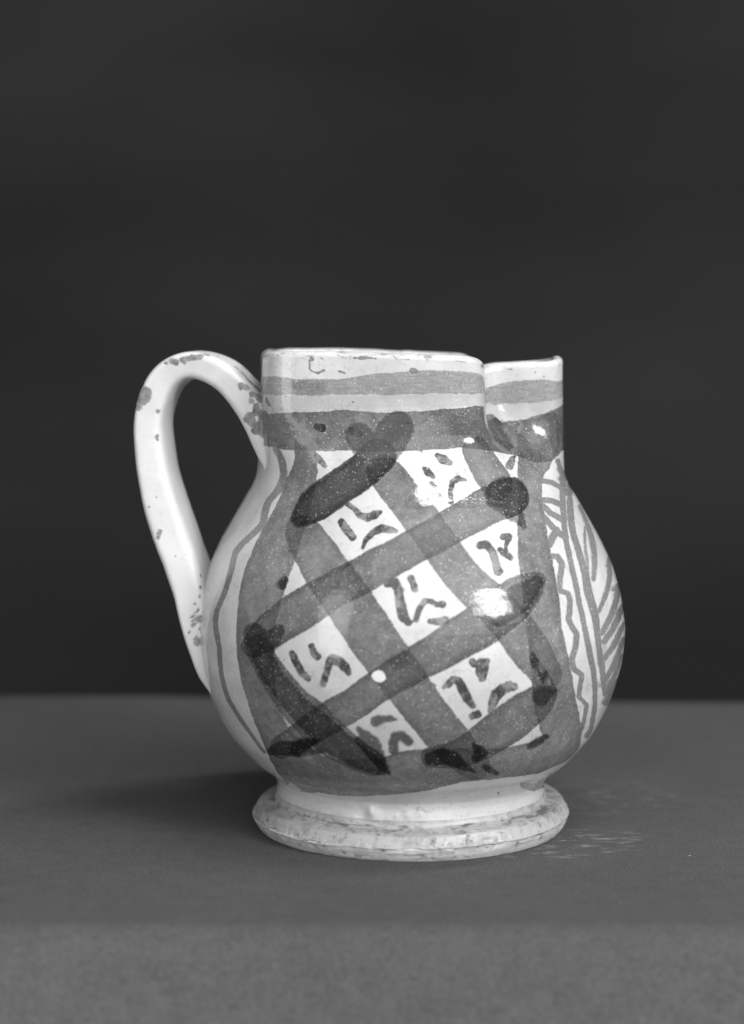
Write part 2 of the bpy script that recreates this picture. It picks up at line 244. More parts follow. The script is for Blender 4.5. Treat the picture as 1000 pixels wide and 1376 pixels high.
  [693,727,45,42,-7,18,-49,747,754,55,41,-7,18,-50,794,777,40,38,-7,19,-50],
],
 'dots': [
  [-461,2122,51,49,2,13,-57,-411,2073,60,51,2,11,-57,-368,2035,55,52,2,10,-58],
  [-449,2228,41,49,2,17,-58,-394,2202,37,51,2,13,-57,-352,2164,46,52,1,10,-57,-297,2149,55,52,1,8,-57,-250,2168,55,52,1,7,-57,-216,2186,28,53,1,6,-57],
  [-297,1975,23,53,2,9,-58,-288,2020,32,53,1,8,-58,-250,2065,46,53,1,7,-58,-195,2092,55,54,1,5,-58,-140,2081,51,54,1,4,-58,-111,2073,28,55,1,3,-58],
  [198,2519,37,53,0,-6,-55,240,2496,60,53,-1,-8,-55,291,2474,32,52,-1,-10,-56],
  [84,2443,28,53,0,-4,-56,109,2421,51,53,0,-5,-56,147,2391,32,53,0,-6,-57],
  [130,2281,41,53,-1,-6,-58,173,2281,41,53,-1,-8,-58],
  [244,2247,46,52,-1,-12,-58,261,2307,37,52,-1,-12,-57,287,2360,37,52,-1,-11,-57,333,2379,41,51,-1,-12,-56,392,2368,18,50,-1,-13,-56],
  [130,2353,28,53,-1,-6,-57,160,2330,28,53,-1,-8,-57],
  [-140,1774,55,55,1,3,-58,-106,1778,64,55,1,2,-58,-85,1740,69,55,0,1,-58,-73,1653,64,56,0,1,-58,-56,1578,69,56,0,0,-58,-34,1551,55,56,0,0,-57],
  [-22,1805,46,55,0,0,-58,-9,1771,46,55,0,0,-58,-1,1744,55,56,0,0,-58],
  [4,1567,46,56,0,0,-58,20,1627,37,56,0,-1,-58,50,1676,37,55,0,-1,-58,80,1672,37,55,-1,-2,-58,105,1653,28,55,-1,-2,-58,139,1653,46,55,-1,-3,-58],
  [71,1555,37,56,-1,-1,-58,109,1551,46,56,-1,-2,-58,147,1559,55,55,-1,-2,-58],
  [384,1986,55,51,-2,-12,-58,422,1994,55,49,-2,-13,-58,452,1945,55,49,-2,-14,-58,456,1888,55,50,-2,-13,-58,460,1831,60,50,-2,-12,-58,477,1831,37,49,-3,-12,-58],
  [545,2028,46,47,-3,-17,-57,578,2024,55,46,-3,-18,-57,557,1986,32,47,-3,-17,-58],
  [549,1986,28,47,-3,-17,-58,536,1948,32,47,-3,-17,-58],
  [502,1956,37,48,-3,-16,-58,523,1933,46,47,-3,-16,-58,553,1910,41,47,-3,-16,-58],
  [-626,1336,37,46,5,0,-55,-605,1291,51,47,5,-2,-55,-571,1215,51,48,5,-4,-54,-542,1189,46,48,4,-4,-54],
  [-516,1389,46,49,4,1,-56,-504,1347,51,49,4,0,-55,-487,1328,55,50,4,-1,-55],
  [-461,1162,46,51,4,-3,-54,-440,1230,46,51,4,-3,-54,-423,1294,55,51,3,-1,-55,-406,1321,64,52,3,0,-55,-373,1310,64,53,3,-1,-55,-343,1275,64,53,3,-1,-55,-326,1245,46,53,3,-2,-55],
  [278,1313,46,54,-2,0,-56,287,1294,46,53,-2,1,-55],
  [354,1313,37,53,-2,0,-55,329,1287,92,53,-2,1,-55,325,1245,83,53,-2,1,-55,329,1204,55,53,-3,2,-55],
  [139,1162,28,55,-1,1,-55,160,1177,51,55,-1,1,-55,185,1211,46,55,-2,1,-55,211,1196,55,55,-2,1,-55,232,1147,64,54,-2,2,-54,257,1090,69,54,-2,4,-53,291,1034,37,53,-3,5,-53],
  [291,969,46,53,-3,6,-52,321,981,55,52,-3,6,-52],
  [388,992,37,51,-4,6,-52,397,1049,60,51,-4,7,-52,409,1098,74,51,-4,6,-53,443,1132,74,50,-4,5,-54,477,1147,74,49,-4,4,-54,502,1139,55,48,-4,5,-54],
  [-745,1737,74,41,4,14,-57,-732,1767,55,42,4,15,-57],
  [-774,2511,37,52,1,5,-55,-736,2477,46,50,1,7,-54,-694,2447,28,49,1,9,-54],
  [836,2447,55,36,-2,-26,-55,900,2481,37,32,-3,-33,-54,955,2496,18,29,-3,-38,-53],
  [-778,2689,55,60,1,2,-54,-749,2682,55,58,1,3,-55],
  [600,1328,46,45,-5,0,-55,612,1294,62,45,-5,2,-55,633,1257,74,45,-5,3,-54,659,1215,76,44,-5,4,-54,688,1170,74,43,-5,5,-54,714,1128,74,41,-6,6,-53,743,1087,74,40,-6,9,-53],
],
 'thin': [
  [-1121,2542,40,28,3,-11,-53,-1095,2519,42,32,3,-10,-53,-1079,2489,45,33,3,-8,-52,-1066,2440,48,33,3,-5,-52,-1062,2387,50,32,3,-1,-52,-1074,2334,51,30,3,9,-53,-1087,2288,50,29,3,16,-53,-1125,2247,47,27,4,26,-54,-1150,2209,45,26,4,29,-54,-1142,2171,48,27,4,26,-54,-1121,2133,50,27,4,27,-54,-1100,2099,48,28,4,27,-54,-1091,2065,45,28,4,26,-54,-1121,2028,42,28,4,27,-54,-1163,1982,40,26,5,27,-54,-1205,1937,40,23,5,27,-54,-1239,1888,40,22,5,25,-54,-1226,1839,40,22,5,24,-54,-1201,1782,40,23,5,22,-54,-1188,1710,38,24,6,16,-54,-1193,1635,35,24,6,13,-54,-1214,1570,35,24,6,12,-54,-1239,1510,35,22,7,7,-53,-1239,1457,35,21,7,7,-53,-1222,1404,35,22,7,6,-53,-1193,1351,34,23,7,3,-53,-1172,1294,32,24,7,-2,-53,-1176,1219,31,24,7,-6,-52,-1180,1139,30,24,8,-6,-52,-1180,1071,30,24,8,-10,-52,-1176,1007,30,24,8,-14,-51,-1167,954,30,25,8,-17,-51,-1142,905,30,27,8,-19,-51,-1112,837,28,28,8,-21,-50,-1074,769,25,29,8,-22,-50,-1045,701,22,31,9,-24,-49,-1019,633,20,33,8,-29,-48],
  [1513,2447,30,18,-3,-10,-51,1534,2391,35,14,-3,-9,-51,1601,2338,30,8,-4,-16,-51],
  [1690,2353,40,3,-4,-10,-50,1559,2322,40,10,-4,-20,-51,1462,2288,40,11,-4,-26,-52,1377,2258,40,17,-4,-33,-52,1301,2224,40,18,-4,-35,-53,1221,2168,40,23,-4,-28,-53,1158,2107,40,23,-4,-28,-54,1098,2050,40,25,-4,-28,-54,1056,1994,40,28,-4,-27,-55,1026,1941,39,29,-5,-26,-55,1010,1888,38,29,-5,-23,-55,993,1835,38,30,-5,-21,-55,980,1786,38,30,-5,-20,-55,976,1752,37,30,-5,-18,-55,972,1714,37,31,-5,-16,-55,967,1657,37,31,-5,-14,-55,959,1593,37,32,-5,-12,-55,967,1525,37,31,-6,-7,-55,976,1449,38,31,-6,-6,-54,988,1374,39,30,-6,-3,-54,1005,1302,40,29,-7,1,-54,1026,1238,39,29,-7,3,-53,1052,1177,38,27,-7,5,-53,1077,1113,36,26,-8,10,-52,1111,1045,34,26,-8,13,-52,1141,977,32,25,-8,15,-51,1179,901,30,23,-8,19,-51,1225,822,30,21,-9,22,-50,1280,746,30,18,-9,25,-50,1297,709,30,16,-10,28,-50,1289,686,30,17,-10,29,-49],
  [1720,2281,30,0,-4,-23,-50,1491,2232,36,10,-4,-34,-52,1369,2179,41,17,-4,-28,-52,1297,2130,45,17,-4,-29,-53,1242,2088,46,21,-4,-28,-53,1204,2050,46,22,-4,-28,-54,1174,2013,45,22,-5,-29,-54,1153,1979,45,22,-5,-29,-54,1141,1948,45,24,-5,-28,-54,1128,1910,45,25,-5,-26,-55,1115,1869,46,26,-5,-23,-55,1107,1820,48,26,-5,-22,-55,1098,1774,50,25,-5,-21,-55,1086,1733,52,26,-5,-18,-55,1077,1691,54,26,-6,-16,-55,1069,1653,55,26,-6,-15,-55,1073,1619,56,26,-6,-14,-55,1077,1585,56,26,-6,-12,-54,1081,1551,55,26,-6,-9,-54,1086,1514,52,25,-6,-6,-54,1090,1476,48,25,-6,-7,-54,1090,1438,45,25,-7,-6,-54,1090,1396,43,26,-7,-5,-54,1094,1351,41,26,-7,-3,-54,1098,1306,40,26,-7,1,-53,1115,1253,40,25,-7,3,-53,1136,1200,41,25,-7,4,-53,1158,1143,40,24,-8,6,-52,1183,1090,37,22,-8,12,-52,1221,1034,34,21,-8,14,-51,1267,973,30,18,-9,16,-51],
  [1162,2334,35,28,-3,-28,-53,1280,2315,35,22,-3,-27,-53,1377,2277,35,17,-4,-28,-52],
  [1018,2224,40,29,-4,-33,-55,1111,2213,40,26,-4,-33,-54,1208,2183,40,23,-4,-27,-53],
  [980,2186,40,30,-4,-24,-55,1026,2141,40,29,-4,-26,-55,1128,2092,40,23,-4,-28,-54],
  [929,2126,40,32,-4,-25,-55,959,2081,40,31,-4,-26,-55,988,2039,40,30,-4,-26,-55,1022,2013,42,28,-4,-27,-55,1060,1990,45,28,-4,-27,-55],
  [1001,2039,50,29,-4,-26,-55,921,2001,50,33,-4,-25,-56,866,1963,50,35,-4,-24,-56],
  [849,1899,35,35,-4,-22,-56,895,1888,40,33,-4,-22,-56,912,1846,40,33,-5,-20,-56,862,1774,40,35,-5,-17,-56,832,1706,35,36,-5,-14,-56,836,1687,35,36,-5,-13,-56,887,1669,35,34,-5,-13,-56,891,1623,40,34,-5,-12,-55,853,1517,40,35,-5,-6,-55,874,1468,40,35,-6,-6,-55,904,1419,40,34,-6,-5,-55,891,1347,40,34,-6,-2,-54,862,1268,40,35,-6,3,-54,883,1204,38,35,-6,5,-53,955,1155,36,33,-7,5,-53,955,1094,32,33,-7,10,-52,967,1011,30,31,-7,13,-52,1065,943,30,28,-8,16,-51,1103,837,26,27,-8,21,-50,1128,769,25,25,-9,24,-50],
  [917,402,40,34,-9,54,-41,1107,357,50,26,-10,51,-44,1348,331,40,16,-11,25,-49,1348,380,30,15,-11,57,-46],
  [-926,603,20,34,8,-32,-47,-897,565,20,36,8,-34,-46,-876,523,20,38,8,-34,-46,-867,486,20,38,8,-36,-45,-871,448,20,37,8,-43,-43,-935,395,18,35,9,-52,-42,-1007,346,15,32,9,-39,-45],
  [-926,656,25,35,8,-26,-48,-935,584,28,34,9,-34,-47,-956,516,30,34,9,-36,-46,-998,459,30,33,9,-44,-45,-1125,387,30,27,10,-55,-44],
],
 'pale': [
  [1584,2145,20,6,-4,-30,-51,1555,2099,25,7,-5,-30,-52,1517,2054,30,8,-5,-30,-52,1475,2005,36,12,-5,-30,-52,1420,1956,40,12,-5,-30,-53,1356,1903,41,15,-5,-28,-53,1297,1846,40,16,-5,-24,-53,1229,1786,36,20,-5,-21,-54,1170,1722,30,22,-6,-18,-54],
  [1407,2024,15,13,-5,-30,-53,1318,1982,18,16,-5,-30,-53,1251,1937,20,19,-5,-30,-54,1204,1888,22,21,-5,-25,-54,1179,1842,22,22,-5,-22,-54,1153,1801,19,23,-5,-21,-54,1132,1763,15,23,-6,-20,-54],
  [1128,1525,30,24,-6,-7,-54,1170,1555,31,22,-6,-10,-54,1217,1585,32,20,-6,-13,-54,1267,1616,32,18,-6,-15,-53,1327,1646,32,15,-6,-16,-53,1394,1684,34,12,-6,-17,-53,1466,1722,35,10,-6,-18,-52,1529,1763,31,6,-6,-21,-52,1631,1797,25,2,-6,-22,-51],
  [1136,1389,35,24,-7,-5,-54,1183,1419,38,22,-7,-7,-53,1234,1449,40,20,-7,-7,-53,1289,1480,40,17,-7,-8,-53,1343,1510,40,14,-7,-8,-53,1411,1544,40,11,-7,-11,-52,1479,1578,38,9,-7,-12,-52,1563,1601,32,4,-7,-14,-51,1652,1619,25,-1,-6,-15,-51],
  [1158,1332,38,23,-7,-2,-53,1208,1359,40,20,-7,-3,-53,1263,1381,42,18,-7,-4,-53,1318,1412,43,16,-7,-6,-53,1386,1438,42,12,-7,-7,-52,1466,1464,37,8,-7,-7,-52,1584,1487,31,3,-7,-7,-51],
  [1170,1226,38,23,-7,3,-53,1208,1249,38,20,-8,3,-52,1259,1268,38,18,-8,3,-52,1310,1298,39,16,-7,1,-52,1369,1332,38,13,-7,-1,-52,1441,1359,32,10,-7,-3,-52,1546,1381,25,5,-7,-5,-51],
  [1229,1083,35,19,-8,11,-52,1263,1117,35,18,-8,8,-52,1305,1151,35,17,-8,5,-52,1348,1189,34,14,-8,5,-52,1403,1223,32,11,-8,3,-52,1453,1257,29,9,-8,4,-51,1513,1291,25,5,-8,2,-51],
  [1284,984,30,17,-9,15,-51,1314,1015,30,15,-9,14,-51,1343,1045,30,15,-8,14,-51,1373,1079,30,14,-8,11,-51,1403,1117,28,11,-8,8,-51,1449,1151,24,8,-8,6,-51,1517,1181,20,6,-8,6,-51],
  [1394,886,38,11,-9,22,-50,1420,913,38,11,-9,21,-50,1436,943,38,9,-9,19,-51,1483,973,35,6,-9,16,-51,1546,1003,31,4,-9,15,-51],
],
 'blot': [
  [-914,2935,90,62,0,0,-54,-850,2946,100,63,0,1,-54,-774,2939,80,61,0,1,-54],
  [-461,2655,140,55,1,3,-54,-377,2572,140,54,1,7,-55],
  [-127,2704,160,53,1,1,-54,-182,2636,140,54,1,2,-54],
  [693,2258,180,41,-3,-27,-56,693,2258,180,41,-3,-27,-56],
  [-850,1400,100,37,6,4,-55,-816,1359,100,39,6,2,-55],
  [1162,1880,25,24,-5,-24,-54,1158,1854,20,24,-5,-23,-54],
  [1086,1744,30,26,-5,-18,-55,1077,1699,50,26,-6,-16,-55,1107,1661,40,24,-6,-15,-54],
  [1098,1608,30,25,-6,-14,-54,1090,1567,35,25,-6,-10,-54],
  [1158,1306,45,24,-7,0,-53,1179,1234,55,22,-7,3,-53,1170,1189,40,23,-7,4,-52],
  [1179,1173,20,22,-8,5,-52,1212,1192,15,19,-8,4,-52],
  [938,1831,15,32,-5,-21,-56,938,1812,15,32,-5,-20,-56],
  [849,1706,20,36,-5,-14,-56,866,1680,25,35,-5,-13,-56],
  [1098,1400,15,25,-7,-6,-54,1094,1306,20,26,-7,1,-53],
  [-43,2179,120,55,0,1,-57,-5,2205,200,54,0,-1,-58],
  [-81,1321,140,56,1,0,-56,-47,1359,80,56,1,0,-57],
  [-356,1869,80,52,2,9,-58,-385,1846,50,52,2,10,-58],
],
 'flake': [
  [-182,1230,80,55,1,-1,-55,-174,1223,75,55,1,-1,-55],
],
 'scar': [
  [-825,3120,15,63,0,-1,-54,-816,3105,20,62,0,-1,-54,-833,3094,15,63,0,-1,-54],
  [-766,3120,20,61,0,0,-54,-753,3109,25,61,0,0,-54],
  [-833,3075,15,63,0,-1,-54,-833,3044,15,63,0,0,-54,-812,3029,15,61,0,0,-54,-774,3022,15,60,0,0,-54,-745,3037,15,61,0,0,-54],
  [-9,3052,40,53,2,0,-53,12,3048,30,53,2,0,-53],
  [63,2553,10,53,0,-2,-55,67,2545,10,53,0,-3,-55],
  [-470,3120,20,57,2,0,-54,-419,3120,16,56,2,0,-54],
  [-516,3120,10,57,1,0,-54,-373,3120,10,55,2,0,-54],
  [-106,3120,10,53,2,0,-53,-51,3120,12,53,2,0,-53],
  [1377,2738,20,124,-4,-25,-46,1377,2700,20,112,-3,-29,-46,1335,2659,20,68,-4,-37,-46],
  [329,1438,20,53,-2,-2,-57,325,1434,20,53,-2,-2,-57],
  [92,1173,20,56,-1,1,-55,97,1170,20,55,-1,1,-55],
  [164,1434,25,55,-1,-1,-57,160,1419,20,55,-1,-1,-57],
  [105,1438,20,56,-1,-1,-57,105,1438,20,56,-1,-1,-57],
  [-630,3033,10,59,1,0,-54,-597,3022,12,57,1,0,-54],
  [-867,126,40,37,9,21,-58,-821,149,40,39,9,19,-58],
  [-1117,198,20,28,10,24,-56,-935,198,30,35,9,22,-57],
  [397,610,10,50,-4,17,-46,405,603,10,50,-4,18,-45],
  [680,380,13,42,-7,37,-42,693,372,13,42,-7,38,-41],
  [-1066,2655,60,38,2,-8,-54,-998,2621,50,48,1,-8,-54],
  [-1150,2678,60,22,2,-7,-53,-1015,2666,50,47,1,-8,-54],
  [-1214,2734,40,15,2,-5,-53,-1100,2719,40,29,2,-7,-54],
  [-1641,2784,25,3,2,1,-52,-1176,2761,30,20,2,-6,-53],
  [-1133,2606,40,26,2,-10,-53,-1053,2598,30,40,2,-10,-53],
  [-1155,2855,20,21,2,-2,-54,-1117,2818,20,25,2,-4,-54],
  [1356,3120,20,136,-9,-1,-45,1365,3120,15,147,-9,-1,-45],
  [684,3120,30,20,17,0,-49,684,3120,30,20,17,0,-49],
],
}
BANDS = {"shoulder_top":[[-66.4,551.4],[-50.8,554.5],[-41.5,556.0],[-28.4,559.0],[-16.7,556.0],[-3.4,558.2],[8.4,560.5],[22.4,565.0],[28.9,567.3],[38.0,569.6],[58.3,561.3],[61.7,546.9],[67.2,547.6],[70.6,549.9],[72.9,551.4],[75.6,560.5],[82.4,565.0]],"shoulder_bot":[[-75.3,513.6],[-55.8,509.9],[-48.2,508.3],[-38.9,508.3],[-27.3,509.1],[-11.2,508.3],[7.8,510.6],[21.5,513.6],[35.5,508.3],[48.2,501.5],[53.9,495.5],[60.2,489.4],[69.7,489.4],[75.0,494.0],[80.9,500.8]],"stripe_top":[[-66.0,598.3],[-52.4,599.8],[-44.2,596.0],[-31.7,596.8],[-16.9,605.1],[-0.0,609.6],[15.2,611.9],[24.1,611.1],[30.4,611.1],[38.2,608.9],[61.9,602.1],[68.7,606.6],[73.7,606.6],[75.8,604.3],[81.1,600.6]],"stripe_bot":[[-65.1,577.1],[-53.3,577.1],[-31.7,577.1],[-8.7,579.4],[8.4,581.7],[27.0,583.2],[35.3,587.0],[56.6,580.9],[61.7,572.6],[68.7,573.4],[74.1,574.1],[82.4,577.1]]}
WORN = [[-349.5,-57.8,579.1,8],[-354.4,-56.7,569.5,8],[-349.7,-57.3,572.5,7],[-359.9,-55.3,559.4,5],[-354.0,-50.5,588.7,5],[-333.6,-55.9,553.8,3],[-334.6,-55.4,521.6,3],[-334.2,-55.7,517.4,2],[-310.0,-63.0,618.7,5],[-299.3,-64.4,621.5,5],[-288.1,-66.4,625.4,5],[-277.4,-67.9,626.9,5],[-269.4,-63.0,629.5,5],[-256.7,-43.5,627.0,4],[-222.6,-78.2,588.3,5],[-215.6,-78.5,586.6,5],[-330.9,-63.4,396.3,4],[-332.8,-63.6,389.0,3],[-230.5,-47.6,611.7,5],[-220.7,-49.1,602.9,7],[-213.0,-55.6,594.3,8],[-203.7,-51.9,585.5,9],[-207.3,-80.6,577.8,5],[-197.7,-77.9,572.7,8],[-215.3,-80.1,546.1,6],[-209.7,-82.5,541.5,7],[-194.5,-87.0,550.1,7],[-206.2,-83.0,551.6,4],[-196.9,-86.3,536.4,7],[-185.1,-88.9,542.4,6],[-184.6,-89.1,529.9,7],[-179.6,-89.3,536.2,6],[-170.3,-83.6,530.6,6],[-176.3,-90.2,522.2,7],[-164.5,-74.8,518.4,5],[-202.8,-83.8,560.5,5],[-191.6,-84.0,563.0,5],[-192.7,-86.8,526.6,6],[-204.1,-84.1,531.0,6],[-188.4,-87.1,514.2,5],[-192.6,-87.6,547.0,7],[-202.8,-83.8,560.5,6],[-209.5,-81.6,568.5,4],[-196.6,-86.2,552.9,5],[-180.4,-89.7,525.1,6],[-323.0,-60.9,618.3,3],[-315.4,-62.3,621.4,4],[-294.0,-65.5,624.0,4],[-284.1,-67.2,625.0,4],[-277.2,-59.4,338.1,2],[-276.5,-66.4,324.4,2.4],[-277.6,-71.3,312.9,2],[-283.3,-73.5,303.4,2],[-287.7,-75.5,286.5,2],[-276.7,-76.0,284.1,4.5],[-285.3,-77.0,276.6,2.5],[-290.9,-78.5,267.3,1.8],[-279.5,-80.7,254.8,5.5],[-270.4,-81.1,249.5,4],[-280.9,-79.9,259.7,3],[-268.1,-81.4,242.0,2.5],[-281.1,-74.8,293.4,1.8],[-276.0,-77.9,271.4,2],[-286.5,-76.2,281.5,1.4],[-279.4,-74.4,296.4,1.8],[-345.8,-59.7,428.9,1.5],[-335.8,-59.6,441.2,1],[-309.7,-67.3,365.0,1.2]]
HLINE = [[3.6,463.4],[6.0,490.7],[12.5,517.9],[22.3,541.0],[35.7,559.3],[53.0,579.5],[72.0,597.9],[92.1,609.5],[115.3,615.2],[137.3,610.3],[156.3,594.6],[168.4,570.1],[174.4,542.6],[174.4,516.2],[169.1,477.1],[158.8,432.3],[147.6,399.3],[131.1,355.9],[119.6,319.3],[110.7,284.0],[100.9,249.9],[88.5,214.0],[72.0,174.5]]


# ------------------------------------------------------------------ node helpers
class NT_:
    def __init__(self, name):
        self.m = bpy.data.materials.new(name); self.m.use_nodes = True
        self.t = self.m.node_tree; self.n = self.t.nodes; self.l = self.t.links
        self.b = self.n['Principled BSDF']
        self.co = self.n.new('ShaderNodeTexCoord').outputs['Object']
    def _in(self, sock, v):
        if isinstance(v, (int, float)):
            sock.default_value = v
        elif isinstance(v, tuple): sock.default_value = v
        else: self.l.new(v, sock)
    def math(self, op, a, b=0.0, c=0.0, clamp=False):
        n = self.n.new('ShaderNodeMath'); n.operation = op; n.use_clamp = clamp
        self._in(n.inputs[0], a); self._in(n.inputs[1], b); self._in(n.inputs[2], c); return n.outputs[0]
    def attr(self, name):
        n = self.n.new('ShaderNodeAttribute'); n.attribute_name = name; return n.outputs['Fac']
    def noise(self, scale, detail=2, rough=0.5, vec=None, dist=0):
        n = self.n.new('ShaderNodeTexNoise'); self.l.new(vec or self.co, n.inputs['Vector'])
        n.inputs['Scale'].default_value = scale; n.inputs['Detail'].default_value = detail
        n.inputs['Roughness'].default_value = rough; n.inputs['Distortion'].default_value = dist
        return n.outputs['Fac']
    def voro(self, scale, feature='F1', vec=None, rnd=1.0):
        n = self.n.new('ShaderNodeTexVoronoi'); n.feature = feature; self.l.new(vec or self.co, n.inputs['Vector'])
        n.inputs['Scale'].default_value = scale; n.inputs['Randomness'].default_value = rnd; return n
    def mapping(self, scale=(1, 1, 1), rot=(0, 0, 0)):
        n = self.n.new('ShaderNodeMapping'); self.l.new(self.co, n.inputs[0]); n.inputs['Scale'].default_value = scale; n.inputs['Rotation'].default_value = rot
        return n.outputs[0]
    def ramp(self, v, a, b, lo=0.0, hi=1.0):
        n = self.n.new('ShaderNodeMapRange'); n.interpolation_type = 'SMOOTHSTEP'; self._in(n.inputs['Value'], v)
        for k, x in (('From Min', a), ('From Max', b), ('To Min', lo), ('To Max', hi)): self._in(n.inputs[k], x)
        return n.outputs['Result']
    def grey(self, v):
        n = self.n.new('ShaderNodeCombineColor')
        for i in range(3): self._in(n.inputs[i], v)
        return n.outputs[0]
    def mix(self, f, a, b):
        n = self.n.new('ShaderNodeMix'); n.data_type = 'FLOAT'
        self._in(n.inputs[0], f); self._in(n.inputs[2], a); self._in(n.inputs[3], b); return n.outputs[0]
    def bump(self, h, strength, dist, normal=None):
        n = self.n.new('ShaderNodeBump'); n.inputs['Strength'].default_value = strength; n.inputs['Distance'].default_value = dist
        self.l.new(h, n.inputs['Height'])
        if normal: self.l.new(normal, n.inputs['Normal'])
        return n.outputs[0]

# ------------------------------------------------------------------ glazed, painted pottery
def painted_material():
    N = NT_('painted_tin_glaze'); M, A = N.math, N.attr
    wob = M('MULTIPLY', M('SUBTRACT', N.noise(900, 3), 0.5), 3.2)
    wob2 = M('MULTIPLY', M('SUBTRACT', N.noise(190, 2), 0.5), 3.5)
    wob = M('ADD', wob, wob2)
    def mask(name, soft=0.8, k=1.0):
        return N.ramp(M('ADD', A(name), M('MULTIPLY', wob, k)), soft, -soft)
    ring, rise, fall, dots = (mask(k) for k in ('ring', 'rise', 'fall', 'dots'))
    dark = N.ramp(M('ADD', A('dark'), M('MULTIPLY', wob, 2.0)), 1.8, -2.6); black = N.ramp(M('ADD', A('black'), M('MULTIPLY', wob, 1.2)), 2.0, -2.2)
    band = mask('band', 0.9, 0.8); stripe = mask('stripe', 1.0, 0.9); thin = mask('thin', 0.8, 0.5); pale = mask('pale', 1.2, 0.5)
    blot = N.ramp(M('ADD', A('blot'), M('MULTIPLY', wob, 2.0)), 3.0, -6.0); flake = mask('flake', 0.7, 3.0); scar = mask('scar', 0.7, 1.6)
    mx = M('MAXIMUM', M('MAXIMUM', ring, band), M('MAXIMUM', rise, fall))
    sm = M('ADD', M('ADD', ring, band), M('ADD', rise, fall))
    over = M('SUBTRACT', sm, mx)
    cloud = N.noise(55, 4, 0.55)
    dens = M('MULTIPLY', mx, M('ADD', 1.10, M('ADD', M('MULTIPLY', M('SUBTRACT', cloud, 0.5), 1.3), M('MULTIPLY', M('SUBTRACT', N.noise(320, 4, 0.65), 0.5), 1.1))))
    dens = M('ADD', dens, M('MULTIPLY', over, 0.30))
    dens = M('ADD', dens, M('MULTIPLY', rise, 0.22))
    dens = M('ADD', dens, M('MULTIPLY', fall, 0.12))
    for nm, kk in (('rise', 0.30), ('fall', 0.14), ('ring', 0.16), ('dark', 0.25)):     # pigment settled along the edges of each stroke
        e_ = M('ADD', A(nm), M('MULTIPLY', wob, 2.2))
        dens = M('ADD', dens, M('MULTIPLY', M('MULTIPLY', N.ramp(e_, -11.0, -2.0), N.ramp(A(nm), 0.8, -0.8)), kk))
    dens = M('ADD', dens, M('MULTIPLY', dark, 0.90))
    dens = M('ADD', dens, M('MULTIPLY', blot, 0.35))
    dens = M('ADD', dens, M('MULTIPLY', band, M('MULTIPLY', N.ramp(N.noise(45, 4, 0.6), 0.30, 0.60), 0.50)))
    dens = M('ADD', dens, M('MULTIPLY', mask('dull', 1.5, 1.0), 0.30))
    # fine brush streaks along the wall
    streak = N.noise(1.0, 3, 0.6, N.mapping((260, 260, 1500)))
    st = M('MULTIPLY', stripe, M('ADD', 0.72, M('MULTIPLY', M('SUBTRACT', streak, 0.5), 0.9)))
    dens = M('ADD', dens, st)
    linew = M('MAXIMUM', thin, M('MULTIPLY', pale, M('ADD', 0.50, M('MULTIPLY', cloud, 0.9))))
    dens = M('MAXIMUM', dens, M('MULTIPLY', linew, 1.05))
    dotd = M('MULTIPLY', dots, M('ADD', 0.95, M('MULTIPLY', N.ramp(N.noise(250, 3, 0.6), 0.40, 0.60), 1.35)))
    dens = M('MAXIMUM', dens, M('ADD', dotd, M('MULTIPLY', M('MULTIPLY', mx, dots), 0.75)))
    dens = M('ADD', dens, M('MULTIPLY', black, M('ADD', 1.6, M('MULTIPLY', M('SUBTRACT', cloud, 0.5), 1.0))))
    # pin-holes and dust: tiny pale specks that show on the dark glaze
    v = N.voro(820); sp = N.ramp(v.outputs['Distance'], 0.27, 0.12)
    sel = N.ramp(M('ADD', N.noise(140, 3, 0.6), M('MULTIPLY', N.noise(2100, 0), 0.8)), 0.80, 0.94)
    v2 = N.voro(1500); sp2 = M('MULTIPLY', N.ramp(v2.outputs['Distance'], 0.3, 0.12), N.ramp(N.noise(1700, 1), 0.38, 0.52))
    sp = M('MAXIMUM', M('MULTIPLY', sp, sel), M('MULTIPLY', sp2, 0.75))
    inkgrain = M('ADD', 1.0, M('MULTIPLY', M('SUBTRACT', N.noise(1900, 2, 0.7), 0.5), 0.75))
    dens = M('MULTIPLY', M('MULTIPLY', dens, inkgrain), M('SUBTRACT', 1.0, M('MULTIPLY', sp, 0.70)))
    # bare white glaze: clouded, freckled, finely crazed
    white = M('ADD', 0.54, M('MULTIPLY', M('SUBTRACT', N.noise(70, 5, 0.65), 0.5), 0.34))
    white = M('MULTIPLY', white, M('SUBTRACT', 1.0, M('MULTIPLY', N.ramp(N.noise(600, 3, 0.6), 0.56, 0.72), 0.16)))
    warp = N.mapping((1, 1, 1)); wn = N.n.new('ShaderNodeTexNoise'); N.l.new(N.co, wn.inputs['Vector']); wn.inputs['Scale'].default_value = 160
    va = N.n.new('ShaderNodeVectorMath'); va.operation = 'MULTIPLY_ADD'; N.l.new(wn.outputs['Color'], va.inputs[0]); va.inputs[1].default_value = (0.009,) * 3; N.l.new(N.co, va.inputs[2])
    cr = N.voro(150, 'DISTANCE_TO_EDGE', va.outputs[0])
    craze = M('MULTIPLY', N.ramp(cr.outputs['Distance'], 0.016, 0.003), N.ramp(N.noise(60, 2), 0.48, 0.66))
    white = M('MULTIPLY', white, M('SUBTRACT', 1.0, M('MULTIPLY', craze, 0.30)))
    # dark iron specks in the glaze
    v3 = N.voro(170); spk = M('MULTIPLY', N.ramp(v3.outputs['Distance'], 0.075, 0.04), N.ramp(N.noise(95, 1), 0.55, 0.6))
    white = M('MULTIPLY', white, M('SUBTRACT', 1.0, M('MULTIPLY', spk, 0.55)))
    alb = M('MULTIPLY', white, M('POWER', 2.718, M('MULTIPLY', dens, -1.0)))
